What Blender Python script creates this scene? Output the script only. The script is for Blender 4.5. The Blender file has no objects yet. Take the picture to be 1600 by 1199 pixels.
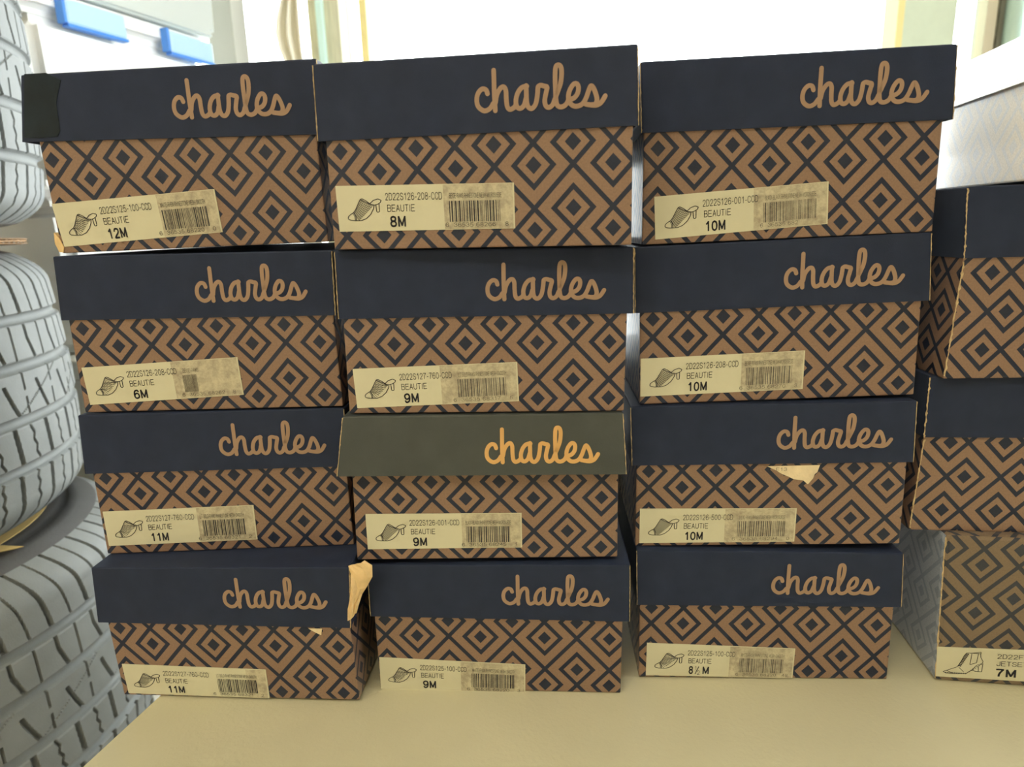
import bpy, bmesh, math, random
from mathutils import Vector, Matrix
random.seed(7)
S = bpy.context.scene
COL = S.collection

# ------------------------------------------------------------------ camera
cam_d = bpy.data.cameras.new('camera'); cam = bpy.data.objects.new('camera', cam_d); COL.objects.link(cam)
CR = ((0.9984, -0.0539, 0.0159), (0.0488, 0.9718, 0.2305), (-0.0279, -0.2294, 0.9729))
r = Vector((CR[0][0], CR[1][0], CR[2][0])).normalized()
f = Vector((CR[0][1], CR[1][1], CR[2][1])).normalized()
u = r.cross(f).normalized()
cam.matrix_world = Matrix(((r.x, u.x, -f.x, 0), (r.y, u.y, -f.y, 0), (r.z, u.z, -f.z, 0.3195), (0, 0, 0, 1)))
cam_d.sensor_width = 36; cam_d.lens = 1042.42 / 1600 * 36
cam_d.clip_start = 0.02
cam_d.dof.use_dof = True; cam_d.dof.focus_distance = 0.45; cam_d.dof.aperture_fstop = 9.0
S.camera = cam
# ------------------------------------------------------------------ world, lights, exposure
SKY = 9.0
w = bpy.data.worlds.new('overcast_sky'); S.world = w; w.use_nodes = True
bg = w.node_tree.nodes['Background']; bg.inputs[0].default_value = (0.97, 0.99, 1.0, 1); bg.inputs[1].default_value = SKY
def area(name, loc, rot, sx, sy, power, col):
    l = bpy.data.lights.new(name, 'AREA'); l.shape = 'RECTANGLE'; l.size = sx; l.size_y = sy; l.energy = power; l.color = col
    o = bpy.data.objects.new(name, l); COL.objects.link(o); o.location = loc; o.rotation_euler = rot
    return o
FILL = area('fill_light', (-0.5, -0.9, 1.69), (0, 0, 0), 1.1, 0.5, 16, (1.0, 0.91, 0.68))  # added fill light behind the camera, brightens the box fronts
S.view_settings.view_transform = 'Standard'
try: S.view_settings.look = 'None'
except Exception: pass
S.view_settings.gamma = 1.0; S.view_settings.use_curve_mapping = False
S.view_settings.exposure = 0.0
S.cycles.max_bounces = 10; S.cycles.diffuse_bounces = 5; S.cycles.glossy_bounces = 4
S.cycles.transparent_max_bounces = 12; S.cycles.caustics_reflective = False; S.cycles.caustics_refractive = False
S.cycles.sample_clamp_indirect = 6.0
S.cycles.use_denoising = True

# measured corners of every box front, in metres in the box's own frame
DATA = {'a1': {'pose': [-0.22462, 0.4215, 0.31118, 0.0294, 0.01127, -0.00522], 'C': [(-0.08724, 0.10526), (0.0915, 0.10773), (-0.09455, 0.06747), (0.08785, 0.06543), (-0.08877, 0.06594), (0.08761, 0.06377), (-0.08384, 0.0), (0.08766, 0.0016)], 'L': [(-0.08413, 0.03041), (0.01988, 0.03589), (0.02147, 0.0097), (-0.08119, 0.00394)]}, 'a2': {'pose': [-0.22469, 0.42026, 0.20546, 0.02346, 0.00106, 0.00228], 'C': [(-0.0889, 0.10331), (0.09007, 0.10288), (-0.09108, 0.06244), (0.08891, 0.06177), (-0.08756, 0.06173), (0.08722, 0.06161), (-0.08702, -0.00029), (0.08831, 0.00091)], 'L': [(-0.0837, 0.03057), (0.02148, 0.03556), (0.02269, 0.01015), (-0.08219, 0.00507)]}, 'a3': {'pose': [-0.22535, 0.41953, 0.10291, 0.04047, -0.00213, -0.00562], 'C': [(-0.08888, 0.10202), (0.09001, 0.10155), (-0.09163, 0.06054), (0.0889, 0.0606), (-0.08696, 0.05982), (0.088, 0.05962), (-0.08713, -0.0001), (0.08769, 0.00119)], 'L': [(-0.08471, 0.03204), (0.02085, 0.03386), (0.02065, 0.00818), (-0.08472, 0.00619)]}, 'a4': {'pose': [-0.22142, 0.39714, 0.00023, -0.03178, 0.01317, -0.01019], 'C': [(-0.08925, 0.10245), (0.09071, 0.10406), (-0.0928, 0.0606), (0.08709, 0.05884), (-0.08647, 0.05869), (0.0889, 0.05785), (-0.08548, 0.00047), (0.0874, 0.00109)], 'L': [(-0.08218, 0.02667), (0.02283, 0.02427), (0.02284, 0.00118), (-0.08151, 0.00274)]}, 'b1': {'pose': [-0.03823, 0.3946, 0.30792, -0.04231, -0.00703, -0.00429], 'C': [(-0.08993, 0.10331), (0.08951, 0.10405), (-0.09086, 0.06238), (0.09028, 0.0629), (-0.08668, 0.06252), (0.08764, 0.06307), (-0.08709, 0.0013), (0.08713, -0.00104)], 'L': [(-0.08322, 0.03753), (0.02091, 0.03554), (0.02086, 0.01031), (-0.08291, 0.01159)]}, 'b2': {'pose': [-0.03899, 0.40606, 0.20501, 0.02233, -0.00767, 0.01037], 'C': [(-0.08921, 0.10224), (0.08998, 0.10166), (-0.08981, 0.06088), (0.09089, 0.06189), (-0.08786, 0.06066), (0.08725, 0.06137), (-0.08784, 0.00017), (0.0864, 0.00016)], 'L': [(-0.08364, 0.02919), (0.01967, 0.03244), (0.02049, 0.00738), (-0.0824, 0.00383)]}, 'b3': {'pose': [-0.04338, 0.40731, 0.10191, 0.02689, 0.02148, 0.00869], 'C': [(-0.08825, 0.10228), (0.08916, 0.10251), (-0.09299, 0.06454), (0.0912, 0.06406), (-0.0858, 0.06117), (0.08716, 0.06062), (-0.08717, 0.00079), (0.08775, 0.00158)], 'L': [(-0.07893, 0.03441), (0.02435, 0.03417), (0.02438, 0.00933), (-0.07913, 0.00876)]}, 'b4': {'pose': [-0.03765, 0.4079, -0.0003, -0.01838, 0.00034, 0.00366], 'C': [(-0.08787, 0.09798), (0.08964, 0.10017), (-0.08813, 0.05864), (0.09003, 0.05791), (-0.08818, 0.05749), (0.08548, 0.05685), (-0.08566, -0.00052), (0.08485, -0.00026)], 'L': [(-0.08466, 0.0256), (0.01864, 0.02219), (0.01818, -0.00117), (-0.08517, 9e-05)]}, 'c1': {'pose': [0.14827, 0.42967, 0.3073, -0.01383, -0.00885, -0.00894], 'C': [(-0.08992, 0.10554), (0.08969, 0.10603), (-0.08891, 0.06562), (0.09141, 0.06513), (-0.08777, 0.06577), (0.08652, 0.06506), (-0.0881, -0.00068), (0.08689, 0.00082)], 'L': [(-0.08075, 0.02816), (0.02325, 0.03309), (0.02427, 0.00806), (-0.07984, 0.00229)]}, 'c2': {'pose': [0.14785, 0.42897, 0.20422, -0.00917, -0.01033, -0.02248], 'C': [(-0.08994, 0.10244), (0.08885, 0.10272), (-0.09013, 0.061), (0.09121, 0.06106), (-0.08702, 0.06098), (0.08746, 0.06028), (-0.0875, 0.00012), (0.08706, 0.00066)], 'L': [(-0.08676, 0.03094), (0.01743, 0.03231), (0.01694, 0.00708), (-0.08712, 0.00563)]}, 'c3': {'pose': [0.14661, 0.42614, 0.10106, -0.02851, 0.00378, -0.01856], 'C': [(-0.09064, 0.10236), (0.08936, 0.10182), (-0.08997, 0.06127), (0.09069, 0.06049), (-0.08689, 0.06066), (0.08755, 0.05959), (-0.08776, -0.00044), (0.0876, 0.00192)], 'L': [(-0.08464, 0.02943), (0.0193, 0.0286), (0.01884, 0.00428), (-0.08514, 0.00382)]}, 'c4': {'pose': [0.14847, 0.42311, 7e-05, 0.00182, -0.01674, 0.00708], 'C': [(-0.09013, 0.0999), (0.08829, 0.0982), (-0.08896, 0.05827), (0.09094, 0.05805), (-0.0873, 0.0568), (0.08664, 0.05678), (-0.08659, 0.00027), (0.08748, 0.00041)], 'L': [(-0.08133, 0.02788), (0.0222, 0.02454), (0.02178, 0.00089), (-0.08165, 0.00197)]}, 'd2': {'pose': [0.248, 0.4212, 0.2184, -0.02094, 0, 0], 'C': [(-0.00066, 0.11634), (0.03062, 0.11739), (0.00236, 0.0748), (0.03667, 0.07433), (-0.00094, 0.07556), (0.03754, 0.07499), (2e-05, -2e-05), (0.04808, -6e-05)], 'L': None}, 'd3': {'pose': [0.2431, 0.4306, 0.111, -0.06981, 0, 0], 'C': [(0.00105, 0.10774), (0.0561, 0.11057), (0.00158, 0.06668), (0.06187, 0.06827), (-0.00084, 0.06617), (0.06277, 0.06801), (-2e-05, -0.0), (0.07211, -0.00044)], 'L': None}, 'd4': {'pose': [0.2681, 0.4226, 0, -0.10472, 0, 0], 'C': [(-0.00535, 0.11153), (0.04085, 0.11485), (-0.00517, 0.10783), (0.04136, 0.11101), (-0.00444, 0.10712), (0.04225, 0.11031), (5e-05, -0.0), (0.05701, -1e-05)], 'L': [(-0.00117, 0.02716), (0.05252, 0.03238), (0.05602, 0.00622), (0.00033, 0.00386)]}, 'logo': [[(-0.08162, -0.02107), (-0.08244, -0.01905), (-0.08455, -0.01856), (-0.08683, -0.02067), (-0.08773, -0.02409), (-0.08692, -0.02761), (-0.08379, -0.02985), (-0.0807, -0.0289), (-0.07862, -0.02626)], [(-0.07776, -0.00935), (-0.07778, -0.01398), (-0.07784, -0.01987), (-0.07776, -0.02481), (-0.07758, -0.03004)], [(-0.07727, -0.02583), (-0.07643, -0.02191), (-0.07446, -0.01881), (-0.07258, -0.01806), (-0.07142, -0.01994), (-0.0713, -0.02413), (-0.0709, -0.02812), (-0.06952, -0.02982), (-0.06736, -0.02903), (-0.06626, -0.02784)], [(-0.05981, -0.0184), (-0.06256, -0.0189), (-0.06485, -0.02149), (-0.06603, -0.02537), (-0.06549, -0.02862), (-0.06366, -0.02955), (-0.06165, -0.02805), (-0.0605, -0.02465)], [(-0.06017, -0.01804), (-0.06017, -0.02221), (-0.06003, -0.02665), (-0.05914, -0.02916), (-0.05731, -0.02989), (-0.0553, -0.02786), (-0.05426, -0.02397), (-0.05373, -0.01909)], [(-0.05362, -0.01885), (-0.05229, -0.01828), (-0.05047, -0.01876), (-0.04881, -0.01943), (-0.04939, -0.02224), (-0.0502, -0.02613), (-0.04963, -0.02887), (-0.04796, -0.02979), (-0.04594, -0.02855), (-0.04473, -0.0259)], [(-0.0443, -0.02494), (-0.04266, -0.0211), (-0.0413, -0.01727), (-0.04076, -0.01246), (-0.04118, -0.00954), (-0.04257, -0.00851), (-0.04393, -0.00964), (-0.04432, -0.01421), (-0.04422, -0.02054), (-0.04405, -0.02593), (-0.04331, -0.02892), (-0.04123, -0.02986), (-0.03886, -0.02888), (-0.03752, -0.02698), (-0.03708, -0.02528)], [(-0.03699, -0.02627), (-0.03437, -0.02566), (-0.03237, -0.02356), (-0.03172, -0.02066), (-0.03248, -0.01868), (-0.0343, -0.01859), (-0.03641, -0.02141), (-0.03728, -0.02478), (-0.03659, -0.02776), (-0.03468, -0.02957), (-0.03207, -0.02984), (-0.02945, -0.02859), (-0.0276, -0.02574), (-0.02613, -0.02191), (-0.02498, -0.01993), (-0.02369, -0.02106), (-0.02241, -0.02404), (-0.02179, -0.027), (-0.02268, -0.02916), (-0.02503, -0.02954), (-0.02789, -0.02906)], [(-0.02503, -0.02963), (-0.02217, -0.02982), (-0.01957, -0.02857), (-0.01734, -0.02536)]]}
EXTRA = {'c3torn': [(-0.00113, 0.05879), (0.03246, 0.05909), (0.03111, 0.05419), (0.02955, 0.05286), (0.0285, 0.04972), (0.02544, 0.0457), (0.02241, 0.04846), (0.01619, 0.04947), (0.0128, 0.05134), (0.00859, 0.05321), (0.00435, 0.05599)], 'a4patch': [(0.05737, 0.05732), (0.06674, 0.05722), (0.06574, 0.05228), (0.0607, 0.05515)], 'a4flap': [(0.09463, 0.10631), (0.09766, 0.10679), (0.10184, 0.10589), (0.10576, 0.10223), (0.10426, 0.09526), (0.09922, 0.08726), (0.09574, 0.0825), (0.09375, 0.07535), (0.0913, 0.06814), (0.09009, 0.06474), (0.0907, 0.07532), (0.09338, 0.08484), (0.09516, 0.09425), (0.09413, 0.10122)], 'a1tape': [(-0.08463, 0.10546), (-0.07132, 0.10567), (-0.06319, 0.10148), (-0.06841, 0.08916), (-0.06931, 0.07282), (-0.07155, 0.06959), (-0.08673, 0.06939), (-0.0922, 0.06995)], 'b1scratch': None}

# ------------------------------------------------------------------ materials
def mat(name, col, rough=0.6, spec=0.5, metal=0.0, bump=0.0, bscale=800.0, var=0.0, vscale=40.0, coat=0.0, coat_r=0.2, stretch=None):
    m = bpy.data.materials.new(name); m.use_nodes = True; nt = m.node_tree; N = nt.nodes; L = nt.links
    b = N['Principled BSDF']; b.inputs['Base Color'].default_value = (*col, 1); b.inputs['Roughness'].default_value = rough
    b.inputs['Specular IOR Level'].default_value = spec; b.inputs['Metallic'].default_value = metal
    b.inputs['Coat Weight'].default_value = coat; b.inputs['Coat Roughness'].default_value = coat_r
    tc = N.new('ShaderNodeTexCoord'); src = tc.outputs['Object']
    if stretch:
        mp = N.new('ShaderNodeMapping'); mp.inputs['Scale'].default_value = stretch; L.new(src, mp.inputs[0]); src = mp.outputs[0]
    if var > 0:
        n = N.new('ShaderNodeTexNoise'); n.inputs['Scale'].default_value = vscale; n.inputs['Detail'].default_value = 6; L.new(src, n.inputs['Vector'])
        mr = N.new('ShaderNodeMapRange'); mr.inputs[1].default_value = 0.3; mr.inputs[2].default_value = 0.7; mr.inputs[3].default_value = 1 - var; mr.inputs[4].default_value = 1 + var
        L.new(n.outputs[0], mr.inputs[0])
        mx = N.new('ShaderNodeVectorMath'); mx.operation = 'SCALE'; mx.inputs[0].default_value = col; L.new(mr.outputs[0], mx.inputs['Scale'])
        L.new(mx.outputs[0], b.inputs['Base Color'])
    if bump > 0:
        n2 = N.new('ShaderNodeTexNoise'); n2.inputs['Scale'].default_value = bscale; n2.inputs['Detail'].default_value = 3; L.new(src, n2.inputs['Vector'])
        bp = N.new('ShaderNodeBump'); bp.inputs['Strength'].default_value = bump; bp.inputs['Distance'].default_value = 0.001
        L.new(n2.outputs[0], bp.inputs['Height']); L.new(bp.outputs[0], b.inputs['Normal'])
    return m

NAVY = (0.025, 0.034, 0.067); TAN = (0.252, 0.160, 0.112)
m_navy = mat('navy_card', NAVY, 0.5, 0.12, bump=0.10, bscale=1500, var=0.10, vscale=60)
m_navy_lit = mat('lit_navy_card', (0.060, 0.068, 0.066), 0.42, 0.25, bump=0.10, bscale=1500, var=0.08, vscale=60)  # light caught by the tilted lid is put in as a paler navy
m_print = mat('tan_print', (0.33, 0.215, 0.145), 0.5, 0.4)
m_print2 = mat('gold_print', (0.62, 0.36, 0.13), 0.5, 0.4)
m_label = mat('label_paper', (0.59, 0.57, 0.42), 0.55, 0.4, var=0.03, vscale=60)
m_ink = mat('black_ink', (0.02, 0.021, 0.03), 0.6, 0.3)
m_ink2 = mat('faded_ink', (0.11, 0.10, 0.085), 0.6, 0.3, var=0.5, vscale=260)
m_kraft = mat('raw_kraft_edge', (0.50, 0.38, 0.22), 0.9, 0.2, var=0.25, vscale=400)
m_torn = mat('torn_kraft_paper', (0.72, 0.52, 0.27), 0.9, 0.2, bump=0.6, bscale=180, var=0.18, vscale=90)
m_pack = mat('clear_dark_tape', (0.007, 0.016, 0.026), 0.4, 0.25, bump=0.35, bscale=160, var=0.3, vscale=70)
m_table = mat('cream_table_plastic', (0.55, 0.51, 0.345), 0.42, 0.45, bump=0.35, bscale=320, var=0.05, vscale=9)
m_rubber = mat('lit_tire_rubber', (0.195, 0.210, 0.212), 0.55, 0.5, bump=0.2, bscale=700, var=0.10, vscale=25)  # lighter than real rubber: brightness of the lit tread is in the colour
m_side = mat('tire_sidewall_rubber', (0.10, 0.10, 0.102), 0.5, 0.5, bump=0.2, bscale=400, var=0.12, vscale=25)
m_corr = mat('corrugated_card', (0.40, 0.25, 0.14), 0.9, 0.2, var=0.35, vscale=160)
m_yellow = mat('yellow_paper', (0.85, 0.62, 0.25), 0.7, 0.3)
m_white = mat('white_paint', (0.82, 0.82, 0.76), 0.5, 0.4)
m_wall = mat('warm_wall_paint', (0.78, 0.70, 0.54), 0.8, 0.3, var=0.03, vscale=5)
m_ceil = mat('ceiling_paint', (0.85, 0.80, 0.68), 0.9, 0.2)
m_floor = mat('concrete_floor', (0.42, 0.37, 0.30), 0.7, 0.3, var=0.15, vscale=4)
m_post = mat('pale_green_paint', (0.62, 0.70, 0.56), 0.5, 0.4, var=0.03)
m_ypaint = mat('yellow_trim_paint', (0.86, 0.74, 0.34), 0.5, 0.4)
m_olivep = mat('olive_frame_paint', (0.60, 0.58, 0.42), 0.5, 0.4, var=0.15, vscale=30, stretch=(8, 8, 0.5))
m_cyan = mat('pale_teal_metal', (0.62, 0.86, 0.82), 0.25, 0.6)
m_tote = mat('grey_tote_plastic', (0.62, 0.67, 0.66), 0.4, 0.5, bump=0.2, bscale=500)
m_blue = mat('blue_latch_plastic', (0.08, 0.30, 0.90), 0.3, 0.5)
m_lblue = mat('light_blue_latch_face', (0.50, 0.74, 0.97), 0.3, 0.5)
m_curt = mat('cream_curtain_cloth', (0.86, 0.82, 0.70), 0.8, 0.2)
m_curt.node_tree.nodes['Principled BSDF'].inputs['Transmission Weight'].default_value = 0.0
m_lens = mat('fill_diffuser', (0.9, 0.85, 0.7), 0.5, 0.3)
m_lens.node_tree.nodes['Principled BSDF'].inputs['Emission Color'].default_value = (1, 0.86, 0.62, 1)
m_lens.node_tree.nodes['Principled BSDF'].inputs['Emission Strength'].default_value = 3.0

def clearplastic(name, tint, tr):
    m = bpy.data.materials.new(name); m.use_nodes = True; nt = m.node_tree; N = nt.nodes; L = nt.links
    for n in list(N):
        if n.type != 'OUTPUT_MATERIAL': N.remove(n)
    out = [n for n in N if n.type == 'OUTPUT_MATERIAL'][0]
    t = N.new('ShaderNodeBsdfTransparent'); t.inputs[0].default_value = (*tint, 1)
    g = N.new('ShaderNodeBsdfGlossy'); g.inputs['Roughness'].default_value = 0.03
    d = N.new('ShaderNodeBsdfTranslucent'); d.inputs[0].default_value = (*tint, 1)
    fr = N.new('ShaderNodeFresnel'); fr.inputs[0].default_value = 1.45
    a = N.new('ShaderNodeMixShader'); L.new(fr.outputs[0], a.inputs[0]); L.new(t.outputs[0], a.inputs[1]); L.new(g.outputs[0], a.inputs[2])
    b = N.new('ShaderNodeMixShader'); b.inputs[0].default_value = tr; L.new(a.outputs[0], b.inputs[1]); L.new(d.outputs[0], b.inputs[2])
    L.new(b.outputs[0], out.inputs[0]); return m
m_glass = clearplastic('window_glass', (0.97, 0.99, 0.98), 0.0)
m_clear = mat('washed_out_clear_plastic', (0.92, 0.94, 0.95), 0.3, 0.5)  # overexposed look of the clear bins, painted as opaque white

def mathn(nt, op, a, b=None, c=None):
    n = nt.nodes.new('ShaderNodeMath'); n.operation = op
    for i, v in enumerate((a, b, c)):
        if v is None: continue
        if isinstance(v, (int, float)): n.inputs[i].default_value = v
        else: nt.links.new(v, n.inputs[i])
    return n.outputs[0]
def pattern(name, navy, tan, rough=0.42, coat=0.0):
    """the box print: nested diamonds joined by crossing bands, laid out in the panel's own UVs"""
    m = bpy.data.materials.new(name); m.use_nodes = True; nt = m.node_tree; N = nt.nodes; L = nt.links
    b = N['Principled BSDF']; b.inputs['Roughness'].default_value = rough; b.inputs['Coat Weight'].default_value = coat; b.inputs['Coat Roughness'].default_value = 0.13; b.inputs['Coat IOR'].default_value = 1.28; b.inputs['Specular IOR Level'].default_value = 0.2
    uv = N.new('ShaderNodeUVMap'); uv.uv_map = 'print'; sp = N.new('ShaderNodeSeparateXYZ'); L.new(uv.outputs[0], sp.inputs[0])
    x, y = sp.outputs[0], sp.outputs[1]
    M = lambda *a: mathn(nt, *a)
    X = M('PINGPONG', x, 2.0)
    a = M('ABSOLUTE', M('WRAP', M('SUBTRACT', y, 1.0), 1.5, -1.5))
    bb = M('ABSOLUTE', M('WRAP', y, 1.5, -1.5))
    dA = M('ADD', X, a); dB = M('ADD', M('SUBTRACT', 2.0, X), bb)
    W = 0.165; R = 0.41
    rA = M('LESS_THAN', M('ABSOLUTE', M('SUBTRACT', dA, 1.0)), W); sA = M('LESS_THAN', dA, R)
    rB = M('LESS_THAN', M('ABSOLUTE', M('SUBTRACT', dB, 1.0)), W); sB = M('LESS_THAN', dB, R)
    yw = M('WRAP', y, 3.0, 0.0)
    ln = M('LESS_THAN', M('ABSOLUTE', M('SUBTRACT', M('ADD', X, yw), 3.0)), W)
    k = M('MAXIMUM', M('MAXIMUM', M('MAXIMUM', rA, sA), M('MAXIMUM', rB, sB)), ln)
    mx = N.new('ShaderNodeMix'); mx.data_type = 'RGBA'; L.new(k, mx.inputs['Factor'])
    mx.inputs['A'].default_value = (*tan, 1); mx.inputs['B'].default_value = (*navy, 1)
    tc = N.new('ShaderNodeTexCoord')
    n = N.new('ShaderNodeTexNoise'); n.inputs['Scale'].default_value = 900; n.inputs['Detail'].default_value = 4; L.new(tc.outputs['Object'], n.inputs['Vector'])
    mr = N.new('ShaderNodeMapRange'); mr.inputs[1].default_value = 0.3; mr.inputs[2].default_value = 0.7; mr.inputs[3].default_value = 0.9; mr.inputs[4].default_value = 1.1
    L.new(n.outputs[0], mr.inputs[0])
    sc = N.new('ShaderNodeVectorMath'); sc.operation = 'SCALE'; L.new(mx.outputs['Result'], sc.inputs[0]); L.new(mr.outputs[0], sc.inputs['Scale'])
    L.new(sc.outputs[0], b.inputs['Base Color'])
    n2 = N.new('ShaderNodeTexNoise'); n2.inputs['Scale'].default_value = 45; L.new(tc.outputs['Object'], n2.inputs['Vector'])
    bp = N.new('ShaderNodeBump'); bp.inputs['Strength'].default_value = 0.12; bp.inputs['Distance'].default_value = 0.002
    L.new(n2.outputs[0], bp.inputs['Height']); L.new(bp.outputs[0], b.inputs['Normal'])
    return m
m_body = pattern('geometric_box_print', (0.015, 0.022, 0.046), TAN, 0.42, 0.8)
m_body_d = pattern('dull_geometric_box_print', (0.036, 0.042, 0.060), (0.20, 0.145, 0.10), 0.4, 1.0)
m_side_glare = pattern('side_print_with_glare', (0.26, 0.31, 0.41), (0.38, 0.42, 0.52), 0.3, 1.0)  # glare on the box side painted in as a paler, bluer print
m_glossy = pattern('glare_pale_box_print', (0.78, 0.78, 0.76), (0.86, 0.81, 0.72), 0.35, 0.8)  # pale tones carry the glare over the usual dark print

# smudged tape over the bar code half of each sticker
def smudge_mat():
    m = bpy.data.materials.new('yellowed_clear_tape'); m.use_nodes = True; nt = m.node_tree; N = nt.nodes; L = nt.links
    b = N['Principled BSDF']; b.inputs['Roughness'].default_value = 0.35
    tc = N.new('ShaderNodeTexCoord'); n = N.new('ShaderNodeTexNoise'); n.inputs['Scale'].default_value = 130; n.inputs['Detail'].default_value = 8; n.inputs['Roughness'].default_value = 0.75
    L.new(tc.outputs['Object'], n.inputs['Vector'])
    cr = N.new('ShaderNodeValToRGB'); cr.color_ramp.elements[0].position = 0.36; cr.color_ramp.elements[0].color = (0.32, 0.27, 0.20, 1)
    cr.color_ramp.elements[1].position = 0.62; cr.color_ramp.elements[1].color = (0.56, 0.52, 0.37, 1)
    L.new(n.outputs[0], cr.inputs[0]); L.new(cr.outputs[0], b.inputs['Base Color']); return m
m_tape = smudge_mat()

# ------------------------------------------------------------------ object helpers
def tag(o, label=None, cat=None, group=None, kind=None):
    if label: o['label'] = label
    if cat: o['category'] = cat
    if group: o['group'] = group
    if kind: o['kind'] = kind
    return o
def link(name, me, m, parent=None, loc=None, rot=None):
    o = bpy.data.objects.new(name, me); COL.objects.link(o)
    for mm in (m if isinstance(m, (list, tuple)) else [m]): me.materials.append(mm)
    if parent: o.parent = parent
    if loc is not None: o.location = loc
    if rot is not None: o.rotation_euler = rot
    return o
def meshobj(name, V, F, m, parent=None, loc=None, rot=None, smooth=False):
    me = bpy.data.meshes.new(name); me.from_pydata([tuple(v) for v in V], [], F); me.update()
    if smooth: me.shade_smooth()
    return link(name, me, m, parent, loc, rot)
def empty(name, loc, rot=(0, 0, 0)):
    o = bpy.data.objects.new(name, None); COL.objects.link(o); o.location = loc; o.rotation_euler = rot; o.empty_display_size = 0.02
    return o
def boxbm(x0, x1, y0, y1, z0, z1, bev=0.0, seg=2):
    bm = bmesh.new(); vs = [bm.verts.new((x, y, z)) for x in (x0, x1) for y in (y0, y1) for z in (z0, z1)]
    for q in ((0, 1, 3, 2), (4, 6, 7, 5), (0, 4, 5, 1), (2, 3, 7, 6), (0, 2, 6, 4), (1, 5, 7, 3)): bm.faces.new([vs[i] for i in q])
    bmesh.ops.recalc_face_normals(bm, faces=bm.faces)
    if bev > 0: bmesh.ops.bevel(bm, geom=list(bm.edges), offset=bev, segments=seg, affect='EDGES', profile=0.5)
    return bm
def bmobj(name, bm, m, parent=None, loc=None, rot=None):
    me = bpy.data.meshes.new(name); bm.to_mesh(me); bm.free(); return link(name, me, m, parent, loc, rot)
def box(name, x0, x1, y0, y1, z0, z1, m, bev=0.0, parent=None, loc=None, rot=None):
    return bmobj(name, boxbm(x0, x1, y0, y1, z0, z1, bev), m, parent, loc, rot)
def struct(name, *a, **k):
    o = box(name, *a, **k); o['kind'] = 'structure'; return o

# ------------------------------------------------------------------ room
RX0, RX1, RY0, RY1, RZ0, RZ1 = -2.0, 1.9, -2.2, 1.6, -0.75, 1.75
T = 0.1
struct('floor', RX0 - T, RX1 + T, RY0 - T, RY1 + T, RZ0 - T, RZ0, m_floor)
struct('ceiling', RX0 - T, RX1 + T, RY0 - T, RY1 + T, RZ1, RZ1 + T, m_ceil)
struct('wall_left', RX0 - T, RX0, RY0 - T, RY1 + T, RZ0, RZ1, m_wall)
struct('wall_right', RX1, RX1 + T, RY0 - T, 0.0, RZ0, RZ1, m_wall)
struct('wall_right', RX1, RX1 + T, 1.5, RY1 + T, RZ0, RZ1, m_wall)
struct('wall_right', RX1, RX1 + T, 0.0, 1.5, RZ0, -0.25, m_wall)
struct('wall_right', RX1, RX1 + T, 0.0, 1.5, 1.6, RZ1, m_wall)
struct('wall_front', RX0, RX1, RY0 - T, RY0, RZ0, RZ1, m_wall)
# back wall: sill wall, header, side piers, with three windows between painted posts
WZ0, WZ1 = -0.25, 1.6
struct('wall_back', RX0, RX1, RY1, RY1 + T, RZ0, WZ0, m_wall)
struct('wall_back', RX0, RX1, RY1, RY1 + T, WZ1, RZ1, m_wall)
struct('wall_back', 0.921, RX1, RY1, RY1 + 0.012, WZ0, WZ1, mat('greige_wall', (0.50, 0.49, 0.42), 0.7, 0.3, var=0.08, vscale=8))
struct('wall_back', RX0, -1.75, RY1, RY1 + T, WZ0, WZ1, m_wall)
struct('trim_1', -0.508, -0.44, RY1 - 0.03, RY1 + 0.09, WZ0, WZ1, m_olivep)
struct('trim_2', -0.487, -0.471, RY1 - 0.045, RY1 - 0.03, WZ0, WZ1, m_cyan, bev=0.003)
struct('trim_3', -0.403, -0.387, RY1, RY1 + 0.05, WZ0, WZ1, m_ypaint)
struct('trim_4', 0.748, 0.7615, RY1 - 0.015, RY1 + 0.06, WZ0, WZ1, m_ypaint)
struct('trim_5', 0.7615, 0.868, RY1 - 0.015, RY1 + 0.09, WZ0, WZ1, m_post)
struct('trim_6', 0.921, 0.942, RY1 - 0.03, RY1, WZ0, WZ1, mat('tan_frame', (0.56, 0.50, 0.36), 0.6, 0.3))
struct('trim_7', 0.955, 0.958, RY1 - 0.012, RY1, WZ0, WZ1, mat('dark_seam', (0.2, 0.19, 0.15), 0.7, 0.3, var=0.4, vscale=60))
for i, (a, b) in enumerate(((-1.75, -0.508), (-0.44, 0.748), (0.868, 0.921))):
    wn = empty('window_%d' % (i + 1), ((a + b) / 2, RY1 + 0.05, WZ0)); wn['kind'] = 'structure'
    h = (b - a) / 2
    box('pane', -h, h, -0.003, 0.003, 0.02, WZ1 - WZ0 - 0.02, m_glass, parent=wn)
    box('sill', -h, h, -0.05, 0.05, 0, 0.02, m_white, parent=wn)
    box('head', -h, h, -0.05, 0.05, WZ1 - WZ0 - 0.02, WZ1 - WZ0, m_white, parent=wn)
wn = empty('window_4', (RX1 + 0.05, 0.75, WZ0)); wn['kind'] = 'structure'  # unseen side window, added to light the tires and the tote
box('pane', -0.003, 0.003, -0.75, 0.75, 0.02, WZ1 - WZ0 - 0.02, m_glass, parent=wn)
box('sill', -0.05, 0.05, -0.75, 0.75, 0, 0.02, m_white, parent=wn)
box('head', -0.05, 0.05, -0.75, 0.75, WZ1 - WZ0 - 0.02, WZ1 - WZ0, m_white, parent=wn)
def tube(name, x, y, z0, z1, rad, m, n=24):
    V, F = [], []
    for z in (z0, z1):
        for k in range(n): a = 2 * math.pi * k / n; V.append((x + rad * math.cos(a), y + rad * math.sin(a), z))
    for k in range(n): F.append((k, (k + 1) % n, n + (k + 1) % n, n + k))
    F.append(tuple(range(n - 1, -1, -1))); F.append(tuple(range(n, 2 * n)))
    o = meshobj(name, V, F, m); return o
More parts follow.
